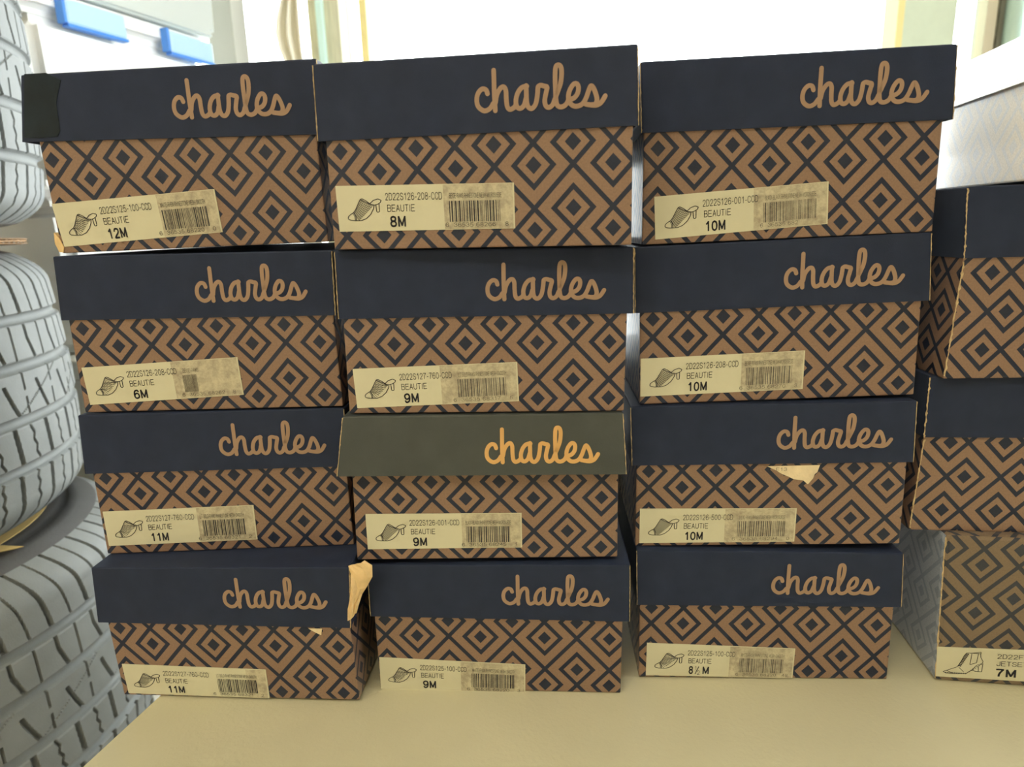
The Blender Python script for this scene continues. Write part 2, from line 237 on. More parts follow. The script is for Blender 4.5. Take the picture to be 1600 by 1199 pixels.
for p in [tube('wall_pipe', 0.985, RY1 - 0.022, WZ0 - 0.5, WZ1 + 0.15, 0.020, m_cyan)]:
    p.data.shade_smooth(); tag(p, 'pale teal vertical pipe on the wall behind the topmost right-hand box', 'pipe')
# unseen fixture added around the fill light
cl = empty('fill_fixture', (-0.5, -0.9, 1.75)); tag(cl, 'unseen fill lamp added on the ceiling behind the camera', 'lamp')
box('fill_housing', -0.6, 0.6, -0.3, 0.3, -0.04, 0, m_white, bev=0.004, parent=cl)
box('fill_diffuser', -0.56, 0.56, -0.26, 0.26, -0.052, -0.04, m_lens, bev=0.002, parent=cl)
# gathered curtain left of the window post
V, F = [], []
nz, nx = 60, 24
for j in range(nz + 1):
    z = -0.2 + 1.75 * j / nz
    for i in range(nx + 1):
        t = i / nx; wv = 0.012 * math.sin(j * 0.35) + 0.01 * math.sin(j * 0.9 + 1)
        x = -0.548 + 0.034 * t + wv * (1 - t)
        V.append((x, RY1 - 0.06 + 0.012 * math.sin(t * 14 + j * 0.12), z))
for j in range(nz):
    for i in range(nx): a = j * (nx + 1) + i; F.append((a, a + 1, a + nx + 2, a + nx + 1))
cu = meshobj('curtain', V, F, m_curt, smooth=True); md = cu.modifiers.new('thickness', 'SOLIDIFY'); md.thickness = 0.003
tag(cu, 'narrow gathered cream curtain hanging beside the left window frame', 'curtain')
# grey pillar and round knob seen right of the tote
struct('trim_8', -0.725, -0.668, RY1 - 0.05, RY1 + 0.02, WZ0, WZ1, mat('grey_beige_frame', (0.40, 0.39, 0.33), 0.7, 0.3))

# ------------------------------------------------------------------ folding table
tb = empty('folding_table', (-0.2838, 0.4013, -0.75), (0, 0, -math.atan2(0.0124, 0.0666)))
tag(tb, 'cream plastic folding table carrying all the stacks of shoe boxes', 'table')
bm = boxbm(0, 1.35, -0.36, 0.40, 0.71, 0.75, 0.0)
bmesh.ops.bevel(bm, geom=[e for e in bm.edges if abs(e.verts[0].co.z - e.verts[1].co.z) > 0.01], offset=0.03, segments=6, affect='EDGES')
bmesh.ops.bevel(bm, geom=[e for e in bm.edges if e.verts[0].co.z > 0.74 and e.verts[1].co.z > 0.74 and len(e.link_faces) == 2 and e.link_faces[0].normal.dot(e.link_faces[1].normal) < 0.5], offset=0.004, segments=3, affect='EDGES')
bmobj('tabletop', bm, m_table, tb)
m_leg = mat('grey_steel', (0.35, 0.35, 0.36), 0.4, 0.5, metal=0.6)
for lx in (0.14, 1.2):
    for ly in (-0.28, 0.32): box('leg', lx - 0.013, lx + 0.013, ly - 0.013, ly + 0.013, 0, 0.71, m_leg, 0.004, tb)
    box('leg_brace', lx - 0.009, lx + 0.009, -0.27, 0.31, 0.3, 0.318, m_leg, 0.003, tb)


# ------------------------------------------------------------------ text, drawings, bar code in label space
def catmull(P, n=6):
    P = [P[0]] + list(P) + [P[-1]]; out = []
    for i in range(1, len(P) - 2):
        for k in range(n):
            t = k / n; a, b, c, d = P[i - 1], P[i], P[i + 1], P[i + 2]
            out.append(tuple(0.5 * (2 * b[j] + (c[j] - a[j]) * t + (2 * a[j] - 5 * b[j] + 4 * c[j] - d[j]) * t * t + (3 * b[j] - a[j] - 3 * c[j] + d[j]) * t ** 3) for j in (0, 1)))
    out.append(tuple(P[-1])); return out
STROKES = {  # plain sans capitals drawn on a 4 x 6 grid (y up); 'c' marks a curved stroke
 'A': [[(0, 0), (2, 6), (4, 0)], [(0.75, 2.1), (3.25, 2.1)]], 'B': [[(0, 0), (0, 6), (2.2, 6)], ['c', (2.2, 6), (3.5, 5.6), (3.6, 4.5), (3.3, 3.5), (2.2, 3.2)], [(0, 3.2), (2.2, 3.2)], ['c', (2.2, 3.2), (3.7, 2.8), (4, 1.6), (3.6, 0.4), (2.2, 0)], [(2.2, 0), (0, 0)]],
 'C': [['c', (4, 4.3), (3.5, 5.6), (2.1, 6), (0.7, 5.4), (0, 3), (0.7, 0.6), (2.1, 0), (3.5, 0.5), (4, 1.8)]], 'D': [[(0, 0), (0, 6), (1.8, 6)], ['c', (1.8, 6), (3.4, 5.4), (4, 3), (3.4, 0.6), (1.8, 0)], [(1.8, 0), (0, 0)]],
 'E': [[(4, 6), (0, 6), (0, 0), (4, 0)], [(0, 3.1), (3.6, 3.1)]], 'F': [[(4, 6), (0, 6), (0, 0)], [(0, 3), (3.4, 3)]],
 'G': [['c', (3.9, 4.4), (3.4, 5.6), (2.1, 6), (0.7, 5.4), (0, 3), (0.7, 0.6), (2.2, 0), (4, 1)], [(4, 1), (4, 2.9), (2.2, 2.9)]], 'H': [[(0, 0), (0, 6)], [(4, 0), (4, 6)], [(0, 3.1), (4, 3.1)]],
 'I': [[(0.5, 0), (0.5, 6)]], 'J': [['c', (3, 6), (3, 1.6), (2.6, 0.3), (1.4, 0), (0.2, 0.5), (0, 1.8)]], 'K': [[(0, 0), (0, 6)], [(4, 6), (0, 2.4)], [(1.4, 3.6), (4, 0)]], 'L': [[(0, 6), (0, 0), (3.6, 0)]],
 'M': [[(0, 0), (0, 6), (2.3, 0.6), (4.6, 6), (4.6, 0)]], 'N': [[(0, 0), (0, 6), (4, 0), (4, 6)]], 'O': [['c', (2.1, 6), (0.7, 5.4), (0, 3), (0.7, 0.6), (2.1, 0), (3.5, 0.6), (4.2, 3), (3.5, 5.4), (2.1, 6)]],
 'P': [[(0, 0), (0, 6), (2.3, 6)], ['c', (2.3, 6), (3.6, 5.6), (3.9, 4.4), (3.5, 3.2), (2.3, 2.8)], [(2.3, 2.8), (0, 2.8)]], 'R': [[(0, 0), (0, 6), (2.3, 6)], ['c', (2.3, 6), (3.6, 5.6), (3.9, 4.5), (3.5, 3.4), (2.3, 3)], [(2.3, 3), (0, 3)], [(2.2, 3), (4.1, 0)]],
 'S': [['c', (3.7, 4.5), (3.3, 5.6), (2, 6), (0.6, 5.6), (0.2, 4.5), (0.8, 3.5), (2.2, 3), (3.5, 2.5), (3.9, 1.5), (3.3, 0.4), (2, 0), (0.5, 0.4), (0, 1.7)]], 'T': [[(0, 6), (4, 6)], [(2, 6), (2, 0)]],
 'U': [[(0, 6), (0, 2.2)], ['c', (0, 2.2), (0.4, 0.6), (2, 0), (3.6, 0.6), (4, 2.2)], [(4, 2.2), (4, 6)]], 'W': [[(0, 6), (1.3, 0), (2.6, 5.6), (3.9, 0), (5.2, 6)]], 'Y': [[(0, 6), (2, 2.8), (4, 6)], [(2, 2.8), (2, 0)]], '-': [[(0.2, 2.3), (2, 2.3)]],
 '0': [['c', (1.9, 6), (0.5, 5.2), (0, 3), (0.5, 0.8), (1.9, 0), (3.3, 0.8), (3.8, 3), (3.3, 5.2), (1.9, 6)]], '1': [[(0.7, 4.5), (2.2, 6), (2.2, 0)]], '2': [['c', (0.2, 4.3), (0.7, 5.6), (2, 6), (3.4, 5.5), (3.7, 4.3), (3, 2.9), (1.2, 1.3), (0.1, 0)], [(0.1, 0), (3.8, 0)]],
 '3': [['c', (0.2, 4.6), (0.8, 5.7), (2, 6), (3.3, 5.5), (3.4, 4.2), (2.8, 3.4), (1.6, 3.1)], ['c', (1.6, 3.1), (3.2, 2.8), (3.8, 1.7), (3.2, 0.4), (1.9, 0), (0.6, 0.3), (0, 1.5)]], '4': [[(2.9, 0), (2.9, 6), (0, 1.7), (4, 1.7)]],
 '5': [[(3.6, 6), (0.8, 6), (0.3, 2.9)], ['c', (0.3, 2.9), (1.8, 3.8), (3.3, 3.3), (3.8, 1.9), (3.2, 0.5), (1.9, 0), (0.6, 0.3), (0, 1.4)]], '6': [['c', (3.6, 4.8), (3.1, 5.8), (2, 6), (0.6, 5.2), (0, 3), (0.3, 1), (1.2, 0.1), (2.4, 0.1), (3.6, 0.8), (3.8, 2), (3.2, 3.3), (2, 3.7), (0.8, 3.2), (0.1, 2.2)]],
 '7': [[(0, 6), (3.8, 6)], ['c', (3.8, 6), (2.3, 3.8), (1.5, 1.8), (1.3, 0)]], '8': [['c', (1.9, 6), (0.6, 5.6), (0.3, 4.5), (0.8, 3.5), (1.9, 3.2), (3, 2.9), (3.8, 1.7), (3.2, 0.4), (1.9, 0), (0.6, 0.4), (0, 1.7), (0.8, 2.9), (1.9, 3.2), (3, 3.5), (3.5, 4.5), (3.2, 5.6), (1.9, 6)]],
 '9': [['c', (0.2, 1.2), (0.7, 0.2), (1.8, 0), (3.2, 0.8), (3.8, 3), (3.5, 5), (2.6, 5.9), (1.4, 5.9), (0.2, 5.2), (0, 4), (0.6, 2.7), (1.8, 2.3), (3, 2.8), (3.7, 3.8)]],
}
ADV = {'I': 1.0, 'M': 4.6, 'W': 5.2, '-': 2.2, '1': 3.6, 'J': 3.0}
_cache = {}
def glyphs(s, bold=False):
    key = (s, bold)
    if key in _cache: return _cache[key]
    V, F = [], []; x = 0.0; hw = 0.62 if bold else 0.32
    for ch in s:
        if ch == ' ': x += 3.0; continue
        for st in STROKES[ch]:
            P = [p for p in st if p != 'c']
            if st[0] == 'c': P = catmull(P, 3)
            for a, b in zip(P, P[1:]):
                dx, dy = b[0] - a[0], b[1] - a[1]; l = math.hypot(dx, dy) or 1e-6; dx /= l; dy /= l; e = hw * (0.55 if st[0] != 'c' else 0.35)
                k = len(V); nx, ny = -dy * hw, dx * hw
                V += [(x + a[0] - dx * e + nx, a[1] - dy * e + ny), (x + b[0] + dx * e + nx, b[1] + dy * e + ny), (x + b[0] + dx * e - nx, b[1] + dy * e - ny), (x + a[0] - dx * e - nx, a[1] - dy * e - ny)]
                F.append((k + 3, k + 2, k + 1, k))
        x += ADV.get(ch, 4.0) + (1.9 if bold else 1.45)
    x0 = min(v[0] for v in V); x1 = max(v[0] for v in V); y0 = -hw * 0.6; y1 = 6 + hw * 0.6
    V = [((a - x0) / (x1 - x0), (b - y0) / (y1 - y0)) for a, b in V]
    _cache[key] = (V, F); return V, F
def add_text(V, F, s, u0, u1, v0, v1, bold=False):
    """text fitted into the rectangle u0..u1, v0 (top)..v1 (bottom) of the label"""
    gv, gf = glyphs(s, bold); k = len(V)
    V += [(u0 + a * (u1 - u0), v1 + b * (v0 - v1)) for a, b in gv]; F += [tuple(i + k for i in q) for q in gf]
def add_line(V, F, pts, w, asp=3.5):
    """thin stroke in label space (u is asp times longer than v)"""
    for (a, b), (c, d) in zip(pts, pts[1:]):
        dx, dy = (c - a) * asp, d - b; l = math.hypot(dx, dy) or 1e-6; nx, ny = -dy / l * w / 2, dx / l * w / 2
        k = len(V); V += [(a + nx / asp, b + ny), (c + nx / asp, d + ny), (c - nx / asp, d - ny), (a - nx / asp, b - ny)]; F.append((k, k + 1, k + 2, k + 3))
def LP(p): return [((x - 22) / 1490.0, (y - 45) / 382.0) for x, y in p]
def mule(V, F, kind):
    W = 0.016
    outline = [(108, 318), (112, 300), (130, 285), (160, 268), (178, 245), (200, 205), (225, 160), (262, 180), (305, 200), (340, 208), (332, 240), (305, 285), (265, 320), (220, 337), (150, 335), (118, 328), (108, 318)]
    add_line(V, F, LP(outline), W)
    add_line(V, F, LP([(225, 160), (240, 154), (270, 170), (305, 198)]), W)
    add_line(V, F, LP([(300, 200), (335, 170), (375, 158), (402, 170), (395, 188), (370, 203), (340, 210)]), W)
    add_line(V, F, LP([(355, 210), (358, 264), (366, 270), (380, 266), (382, 200)]), W)
    add_line(V, F, LP([(160, 268), (175, 300), (178, 334)]), W)
    add_line(V, F, LP([(150, 272), (166, 302), (168, 334)]), W * 0.7)
    # woven vamp
    L0, L1 = [(165, 270), (228, 168)], [(205, 335), (332, 215)]
    def q(s, t):
        a = (L0[0][0] + (L0[1][0] - L0[0][0]) * s, L0[0][1] + (L0[1][1] - L0[0][1]) * s)
        b = (L1[0][0] + (L1[1][0] - L1[0][0]) * s, L1[0][1] + (L1[1][1] - L1[0][1]) * s)
        return (a[0] + (b[0] - a[0]) * t, a[1] + (b[1] - a[1]) * t + 26 * t * (1 - t))
    n = 9
    for i in range(n + 1): add_line(V, F, LP([q(i / n, t / 6) for t in range(7)]), W * 0.55)
    if kind == 'mesh':
        for i in range(7): add_line(V, F, LP([q(s / 4, (i + 0.5) / 7) for s in range(5)]), W * 0.42)
    else:
        for i in range(7): add_line(V, F, LP([q(max(0, i / 7 - 0.2), 0), q(min(1, i / 7 + 0.25), 1)]), W * 0.55)
def boot(V, F):
    P = lambda p: [((x - 240) / 2790.0, (y - 105) / 510.0) for x, y in p]
    W = 0.014; asp = 5.4
    for s in ([(320, 520), (400, 475), (480, 430), (500, 390), (530, 310), (555, 230), (580, 185), (740, 190), (745, 250), (775, 320), (765, 350), (700, 390), (650, 470), (590, 535), (500, 545), (350, 545), (320, 520)],
              [(620, 190), (745, 165), (745, 190)], [(640, 195), (625, 380), (700, 345), (715, 195)], [(500, 435), (560, 510)],
              [(650, 475), (700, 490), (765, 490), (775, 350)], [(725, 400), (725, 490)], [(360, 500), (440, 540)]):
        add_line(V, F, P(s), W, asp)
    for i in range(9):
        x = 495 + i * 10.5; y = 410 - i * 25
        add_line(V, F, P([(x - 12, y + 4), (x + 28, y - 8)]), W * 1.7, asp); add_line(V, F, P([(x, y - 10), (x + 30, y + 12)]), W * 1.1, asp)
    for i in range(12): add_line(V, F, P([(345 + i * 21, 528), (355 + i * 21, 545)]), W * 1.4, asp)
    for i in range(7): add_line(V, F, P([(615 + i * 22, 500 - i * 22), (630 + i * 22, 500 - i * 22)]), W * 1.6, asp)

def bil(L, u, v):
    (ax, ay), (bx, by), (cx, cy), (dx, dy) = L
    return ((ax * (1 - u) + bx * u) * (1 - v) + (dx * (1 - u) + cx * u) * v, (ay * (1 - u) + by * u) * (1 - v) + (dy * (1 - u) + cy * u) * v)
def label_mesh(name, L, V, F, y, m, parent):
    return meshobj(name, [(bil(L, a, b)[0], y, bil(L, a, b)[1]) for a, b in V], F, m, parent)

# ------------------------------------------------------------------ shoe box builder
def hexa(front, depth, y0f, bev=0.0):
    """front = TL, TR, BL, BR as (x, y, z); closed box of the given depth"""
    bm = bmesh.new(); fr = [bm.verts.new(p) for p in front]; bk = [bm.verts.new((p[0], y0f + depth, p[2])) for p in front]
    TL, TR, BL, BR = fr; tl, tr, bl, br = bk
    for q in ((TL, BL, BR, TR), (tl, tr, br, bl), (TL, tl, bl, BL), (TR, BR, br, tr), (TL, TR, tr, tl), (BL, bl, br, BR)): bm.faces.new(q)
    bmesh.ops.recalc_face_normals(bm, faces=bm.faces)
    if bev > 0: bmesh.ops.bevel(bm, geom=list(bm.edges), offset=bev, segments=2, affect='EDGES', profile=0.6)
    return bm
def tray(front, depth, y0f, t=0.0013):
    """a lid: open at the bottom, walls of thickness t, soft outer edges"""
    TL, TR, BL, BR = [Vector(p) for p in front]; yb = y0f + depth
    out = [TL, TR, Vector((TR.x, yb, TR.z)), Vector((TL.x, yb, TL.z)), BL, BR, Vector((BR.x, yb, BR.z)), Vector((BL.x, yb, BL.z))]
    def ins(p, sx, sy, dz): return Vector((p.x + sx * t, p.y + sy * t, p.z + dz))
    sg = [(1, 1), (-1, 1), (-1, -1), (1, -1)]
    inn = [ins(out[i], *sg[i], -t) for i in range(4)] + [ins(out[4 + i], *sg[i], 0) for i in range(4)]
    bm = bmesh.new(); o = [bm.verts.new(p) for p in out]; n = [bm.verts.new(p) for p in inn]
    bm.faces.new((o[0], o[1], o[2], o[3])); bm.faces.new((n[3], n[2], n[1], n[0]))
    for i in range(4):
        j = (i + 1) % 4
        bm.faces.new((o[i], o[i + 4], o[j + 4], o[j])); bm.faces.new((n[i], n[j], n[j + 4], n[i + 4])); bm.faces.new((o[i + 4], n[i + 4], n[j + 4], o[j + 4]))
    bmesh.ops.recalc_face_normals(bm, faces=bm.faces)
    ed = [e for e in bm.edges if all(v in o for v in e.verts) and not all(v in o[4:] for v in e.verts)]
    bmesh.ops.bevel(bm, geom=ed, offset=0.0011, segments=2, affect='EDGES', profile=0.6)
    return bm
U = 0.0111
def set_uv(me, w, rotate=False, off=(0, 0), anchor=0.0089, vs=1.07):
    uv = me.uv_layers.new(name='print')
    for p in me.polygons:
        n = p.normal
        for li in p.loop_indices:
            c = me.vertices[me.loops[li].vertex_index].co
            if abs(n.y) > 0.6 or (abs(n.x) < 0.6 and abs(n.z) < 0.6): a, b = c.x, c.z
            elif abs(n.x) >= 0.6: a, b = w + (c.y if n.x > 0 else -c.y - 2 * w), c.z
            else: a, b = c.x, c.y
            X = (a - (w - 0.95 * U)) / U + off[0]; Y = 1 + (anchor - b) / (U * vs) + off[1]
            uv.data[li].uv = (Y, X) if rotate else (X, Y)
def worn(name, p, q, wd, parent, seed, lean=(1, 0), n=26, y=-0.0004):
    """ragged bare-card line along an edge from p to q"""
    rnd = random.Random(seed); V, F = [], []
    for i in range(n + 1):
        t = i / n; c = Vector(p).lerp(Vector(q), t); a = wd * rnd.uniform(0.15, 0.8); b = wd * rnd.uniform(0.15, 1.0)
        if rnd.random() < 0.12: b += wd * 1.5
        V += [(c.x - a, c.y + y, c.z), (c.x + b * 0.4, c.y + y, c.z), (c.x + b * 0.4, c.y + 0.0012, c.z)]
    for i in range(n): k = 3 * i; F += [(k, k + 1, k + 4, k + 3), (k + 1, k + 2, k + 5, k + 4)]
    return meshobj(name, V, F, m_kraft, parent)

_lg = None
def logo_flat():
    global _lg
    if _lg: return _lg
    V, F = [], []; ZO = []; hw = 0.00128
    for si, st in enumerate(DATA['logo']):
        P = catmull(st); n = len(P); k = len(V)
        for i, p in enumerate(P):
            a = P[max(0, i - 1)]; b = P[min(n - 1, i + 1)]; dx, dy = b[0] - a[0], b[1] - a[1]; l = math.hypot(dx, dy) or 1e-9
            V += [(p[0] - dy / l * hw, p[1] + dx / l * hw), (p[0] + dy / l * hw, p[1] - dx / l * hw)]
        ZO += [si * 0.00004] * (len(V) - len(ZO))
        for i in range(n - 1): F.append((k + 2 * i, k + 2 * i + 1, k + 2 * i + 3, k + 2 * i + 2))
        for ci, p in enumerate((P[0], P[-1])):
            ZO += [si * 0.00004 + 0.00001 * (ci + 1)] * 12
            k = len(V); V += [(p[0] + hw * math.cos(2 * math.pi * j / 12), p[1] + hw * math.sin(2 * math.pi * j / 12)) for j in range(12)]; F.append(tuple(range(k, k + 12)))
    _lg = (V, F, ZO); return _lg

SPEC = {
 # code, size, colour line, digits, drawing, tape start, faded, logo dx
 'a1': ('2D22S125-100-CCD', '12M', 'WHITE-RHSN RHINESTONE MESH-SMOOTH', '6  36535 68220    0', 'weave', 0.64, 0, -0.0011),
 'b1': ('2D22S126-208-CCD', '8M', 'BEIGE-RAWS RHINESTONE MESH-MICROSUEDE', '6  36535 68266    8', 'mesh', 0.607, 0, 0),
 'c1': ('2D22S126-001-CCD', '10M', 'BLACK-BLACK RHINESTONE MESH-MICROSUEDE', '6  36535 682', 'mesh', 0.575, 1, 0.0026),
 'a2': ('2D22S126-208-CCD', '6M', 'BEIGE-RAWS', '6  36535 68262    8', 'weave', 0.57, 1, -0.0013),
 'b2': ('2D22S127-760-CCD', '9M', 'LT GOLD-RAWS RHINESTONE MESH-SMOOTH', '6  36535 68317    5', 'weave', 0.53, 1, 0.0002),
 'c2': ('2D22S126-208-CCD', '10M', 'BEIGE-RAWS RHINESTONE MESH-MICROSUEDE', '6  36535 68270    3', 'mesh', 0.62, 1, 0.0021),
 'a3': ('2D22S127-760-CCD', '11M', 'LT GOLD-RAWS RHINESTONE MESH-SMOOTH', '6  36535 68321    2', 'weave', 0.62, 0, 0.0022),
 'b3': ('2D22S126-001-CCD', '9M', 'BLACK-BLACK RHINESTONE MESH-MICROSUEDE', '6  36535 68245    1', 'mesh', 0.615, 0, 0.0015),
 'c3': ('2D22S126-500-CCD', '10M', 'LILAC-RAWS RHINESTONE MESH-MICROSUEDE', '6  36535 68294    0', 'mesh', 0.55, 1, 0.0032),
 'a4': ('2D22S127-760-CCD', '11M', 'LT GOLD-RAWS RHINESTONE MESH-SMOOTH', '6  36535 68321    2', 'weave', 0.86, 0, -0.0009),
 'b4': ('2D22S125-100-CCD', '9M', 'WHITE-RHSN RHINESTONE MESH-SMOOTH', '6  36535 68220    3', 'weave', 0.56, 0, 0.0029),
 'c4': ('2D22S125-100-CCD', '8\u00bdM', 'WHITE-RHSN RHINESTONE MESH-SMOOTH', '6  36535 68220   48', 'weave', 0.565, 1, 0.0028),
}
LABELS = {
 'a1': 'shoe box, 12M sticker and taped lid corner, atop left stack',
 'b1': 'navy and tan shoe box, size 8M sticker, on top of the middle stack',
 'c1': 'shoe box, scuffed size 10M sticker, on top of third stack',
 'a2': 'shoe box with smudged size 6M sticker, second down in the left stack',
 'b2': 'shoe box with size 9M sticker, second down in the middle stack',
 'c2': 'shoe box with size 10M sticker, second down in the third stack',
 'a3': 'shoe box with size 11M sticker, third down in the left stack',
 'b3': 'shoe box with flared lid lightened as if lit and bright gold logo, third in middle stack',
 'c3': 'shoe box with torn label scrap under its lid, third down in third stack',
 'a4': 'shoe box with torn lid corner, at the bottom of the left stack',
 'b4': 'navy and tan shoe box, size 9M sticker, bottom of the middle stack on the table',
 'c4': 'shoe box with size 8\u00bdM sticker at the bottom of the third stack',
}
LOY = 0.0015; LEN = 0.285
def bars(V, F, seed, x0, x1, y0, y1):
    rnd = random.Random(seed); x = x0; g = (x1 - x0) / 95
    while x < x1 - g:
        wd = g * rnd.choice((1, 1, 1, 2, 2, 3)); k = len(V); V += [(x, y0), (x + wd * 0.82, y0), (x + wd * 0.82, y1), (x, y1)]; F.append((k, k + 1, k + 2, k + 3))
        x += wd + g * rnd.choice((1, 1, 1, 2, 2))
def sticker(key, L, root, spec, isboot=False):
    st = box_label = meshobj('size_label', *label_slab(L), m_label, root)
    code, size, colr, dig, draw, ts, faded, _ = spec
    V, F = [], []
    if not isboot:
        add_text(V, F, code, 0.280, 0.600, 0.175, 0.330); add_text(V, F, 'BEAUTIE', 0.287, 0.443, 0.430, 0.580)
        if '\u00bd' in size:
            add_text(V, F, '8', 0.292, 0.322, 0.68, 0.915, True); add_text(V, F, '1', 0.334, 0.342, 0.67, 0.80); add_text(V, F, '2', 0.350, 0.368, 0.81, 0.94)
            add_line(V, F, [(0.336, 0.92), (0.360, 0.68)], 0.02); add_text(V, F, 'M', 0.386, 0.430, 0.68, 0.915, True)
        else:
            add_text(V, F, size, 0.297, {2: 0.388, 3: 0.412}[len(size)], 0.68, 0.915, True)
    else:
        add_text(V, F, code, 0.248, 0.58, 0.16, 0.30); add_text(V, F, 'JETSETTER', 0.247, 0.442, 0.39, 0.535); add_text(V, F, size, 0.247, 0.330, 0.64, 0.89, True)
    label_mesh('lettering', L, V, F, -0.00072, m_ink, st)
    V, F = [], []
    if isboot: boot(V, F)
    else: mule(V, F, draw)
    label_mesh('shoe_drawing', L, V, F, -0.00072, m_ink, st)
    if isboot: return st
    # tape
    V = [(ts, 0.012), (0.992, 0.012), (0.992, 0.988), (ts, 0.988)]
    label_mesh('clear_tape', L, V, [(0, 3, 2, 1)], -0.00058, m_tape, st)
    V, F = [], []
    mi = m_ink2 if faded else m_ink
    e = 0.72 if key == 'a2' else 0.93
    bars(V, F, key, max(0.632, min(ts + 0.03, 0.655)), e, 0.37, 0.83)
    add_text(V, F, colr, 0.64 if ts < 0.63 else 0.655, 0.93 if key != 'a2' else 0.74, 0.205, 0.31)
    if not key == 'a2': add_text(V, F, dig, 0.612 if ts > 0.56 else 0.60, 0.965 if len(dig) > 14 else 0.83, 0.85, 0.94)
    else: add_text(V, F, dig, 0.61, 0.955, 0.85, 0.94)
    label_mesh('barcode', L, V, F, -0.00074, mi, st)
    return st
def label_slab(L):
    y0, y1 = -0.0005, -0.0001; V = [(p[0], y0, p[1]) for p in L] + [(p[0], y1, p[1]) for p in L]
    return V, [(0, 3, 2, 1), (0, 1, 5, 4), (1, 2, 6, 5), (2, 3, 7, 6), (3, 0, 4, 7)]

def shoe_box(key):
    d = DATA[key]; X, Y, Z, yw, pt, rl = d['pose']; C = d['C']
    root = empty('shoe_box', (X, Y, Z)); root.rotation_mode = 'QUATERNION'
    Rm = Matrix.Rotation(yw, 3, 'Z') @ Matrix.Rotation(pt, 3, 'X') @ Matrix.Rotation(rl, 3, 'Y')
    root.rotation_quaternion = Rm.to_quaternion()
    # back end runs straight back beside its neighbours, so undo most of the front's own turn
    dx = math.tan(yw) * LEN; dz = -math.tan(pt) * LEN
    tag(root, LABELS[key], 'shoe box', 'shoe boxes with tan diamond print stacked on the table')
    fl = 0.007 if key == 'b3' else 0.0
    lid = [(C[0][0], -LOY, C[0][1]), (C[1][0], -LOY, C[1][1]), (C[2][0], -LOY - fl, C[2][1]), (C[3][0], -LOY - fl, C[3][1])]
    TOPS[key] = [(q.x, q.z) for q in (Vector((X, Y, Z)) + Rm @ Vector(p) for p in lid[:2])]
    bm = tray(lid, LEN + 2 * LOY, -LOY)
    shear(bm, dx, dz); lo = bmobj('lid', bm, m_navy_lit if key == 'b3' else m_navy, root)
    t = 0.0013; g = 0.0006
    # body: front corners straight from lower edge up into the lid
    body = []
    for s, (it, ib, il, ibl) in ((-1, (4, 6, 0, 2)), (1, (5, 7, 1, 3))):
        xt, zt = C[it]; xb, zb = C[ib]; ltx, ltz = C[il]; lbx, lbz = C[ibl]
        wp = Vector((X, Y, Z)) + Rm @ Vector((xb, 0, 0)); zb = max(zb, floor_at(key, wp.x) - wp.z)
        top = ltz - t - 0.001; xe = xb + (xt - xb) * (top - zb) / (zt - zb)
        lim = (ltx - s * (t + g)); xe = min(xe, lim) if s > 0 else max(xe, lim)
        # stay inside the lid at its lower rim too
        xr = xb + (xe - xb) * (lbz - zb) / (top - zb); limr = lbx - s * (t + g)
        if s * (xr - limr) > 0: xe -= (xr - limr)
        body.append(((xe, 0, top), (xb, 0, zb)))
    fr = [body[0][0], body[1][0], body[0][1], body[1][1]]
    zt_ = min(fr[0][2], fr[1][2])
    bm = hexa(fr, LEN, 0.0, 0.0009)
    shear(bm, dx, dz)
    bo = bmobj('body', bm, m_body, root); set_uv(bo.data, 0.0872, anchor=0.0066 if key[1] == '4' else 0.0089, vs=1.10 if key[1] == '4' else 1.07)
    sticker(key, d['L'], root, SPEC[key])
    # logo printed on the lid front
    V, F, Zo = logo_flat(); TR, BR = C[1], C[3]; hh = TR[1] - BR[1]
    sl = (C[1][1] - C[0][1]) / (C[1][0] - C[0][0])
    P = []
    for (a, b), yo in zip(V, Zo):
        x = TR[0] + a + SPEC[key][7]; z = TR[1] + b + a * 0.0; P.append((x, -LOY - fl * (-b) / hh - 0.0002 - yo, z))
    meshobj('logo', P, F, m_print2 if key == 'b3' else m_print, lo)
    # bare card along the lid's corner edges
    for s, (i, j) in ((-1, (0, 2)), (1, (1, 3))):
        if key[0] == 'a' and s < 0: continue
        p = lid[i]; q = lid[j]
        worn('worn_edge', (p[0], p[1] + 0.0004, p[2] - 0.0008), (q[0], q[1] + 0.0004, q[2]), 0.0005, lo, key + str(s))
    return root, lo, bo
def shear(bm, dx, dz):
    for v in bm.verts:
        k = max(0.0, v.co.y + 0.0015) / LEN
        v.co.x += dx * k; v.co.z += dz * k
TOPS = {}
def floor_at(key, wx):
    lo = key[0] + str(int(key[1]) + 1)
    if lo not in TOPS: return 0.0003
    (xa, za), (xb, zb) = TOPS[lo]; t = min(1, max(0, (wx - xa) / (xb - xa))); return za + (zb - za) * t + 0.0003
BX = {}
for row in '4321':
    for c in 'abc': BX[c + row] = shoe_box(c + row)

def poly_thick(name, pts, y0, y1, m, parent):
    n = len(pts); V = [(p[0], y0, p[1]) for p in pts] + [(p[0], y1, p[1]) for p in pts]
    F = [tuple(range(n))] + [(i, (i + 1) % n, n + (i + 1) % n, n + i) for i in range(n)]
    return meshobj(name, V, F, m, parent)
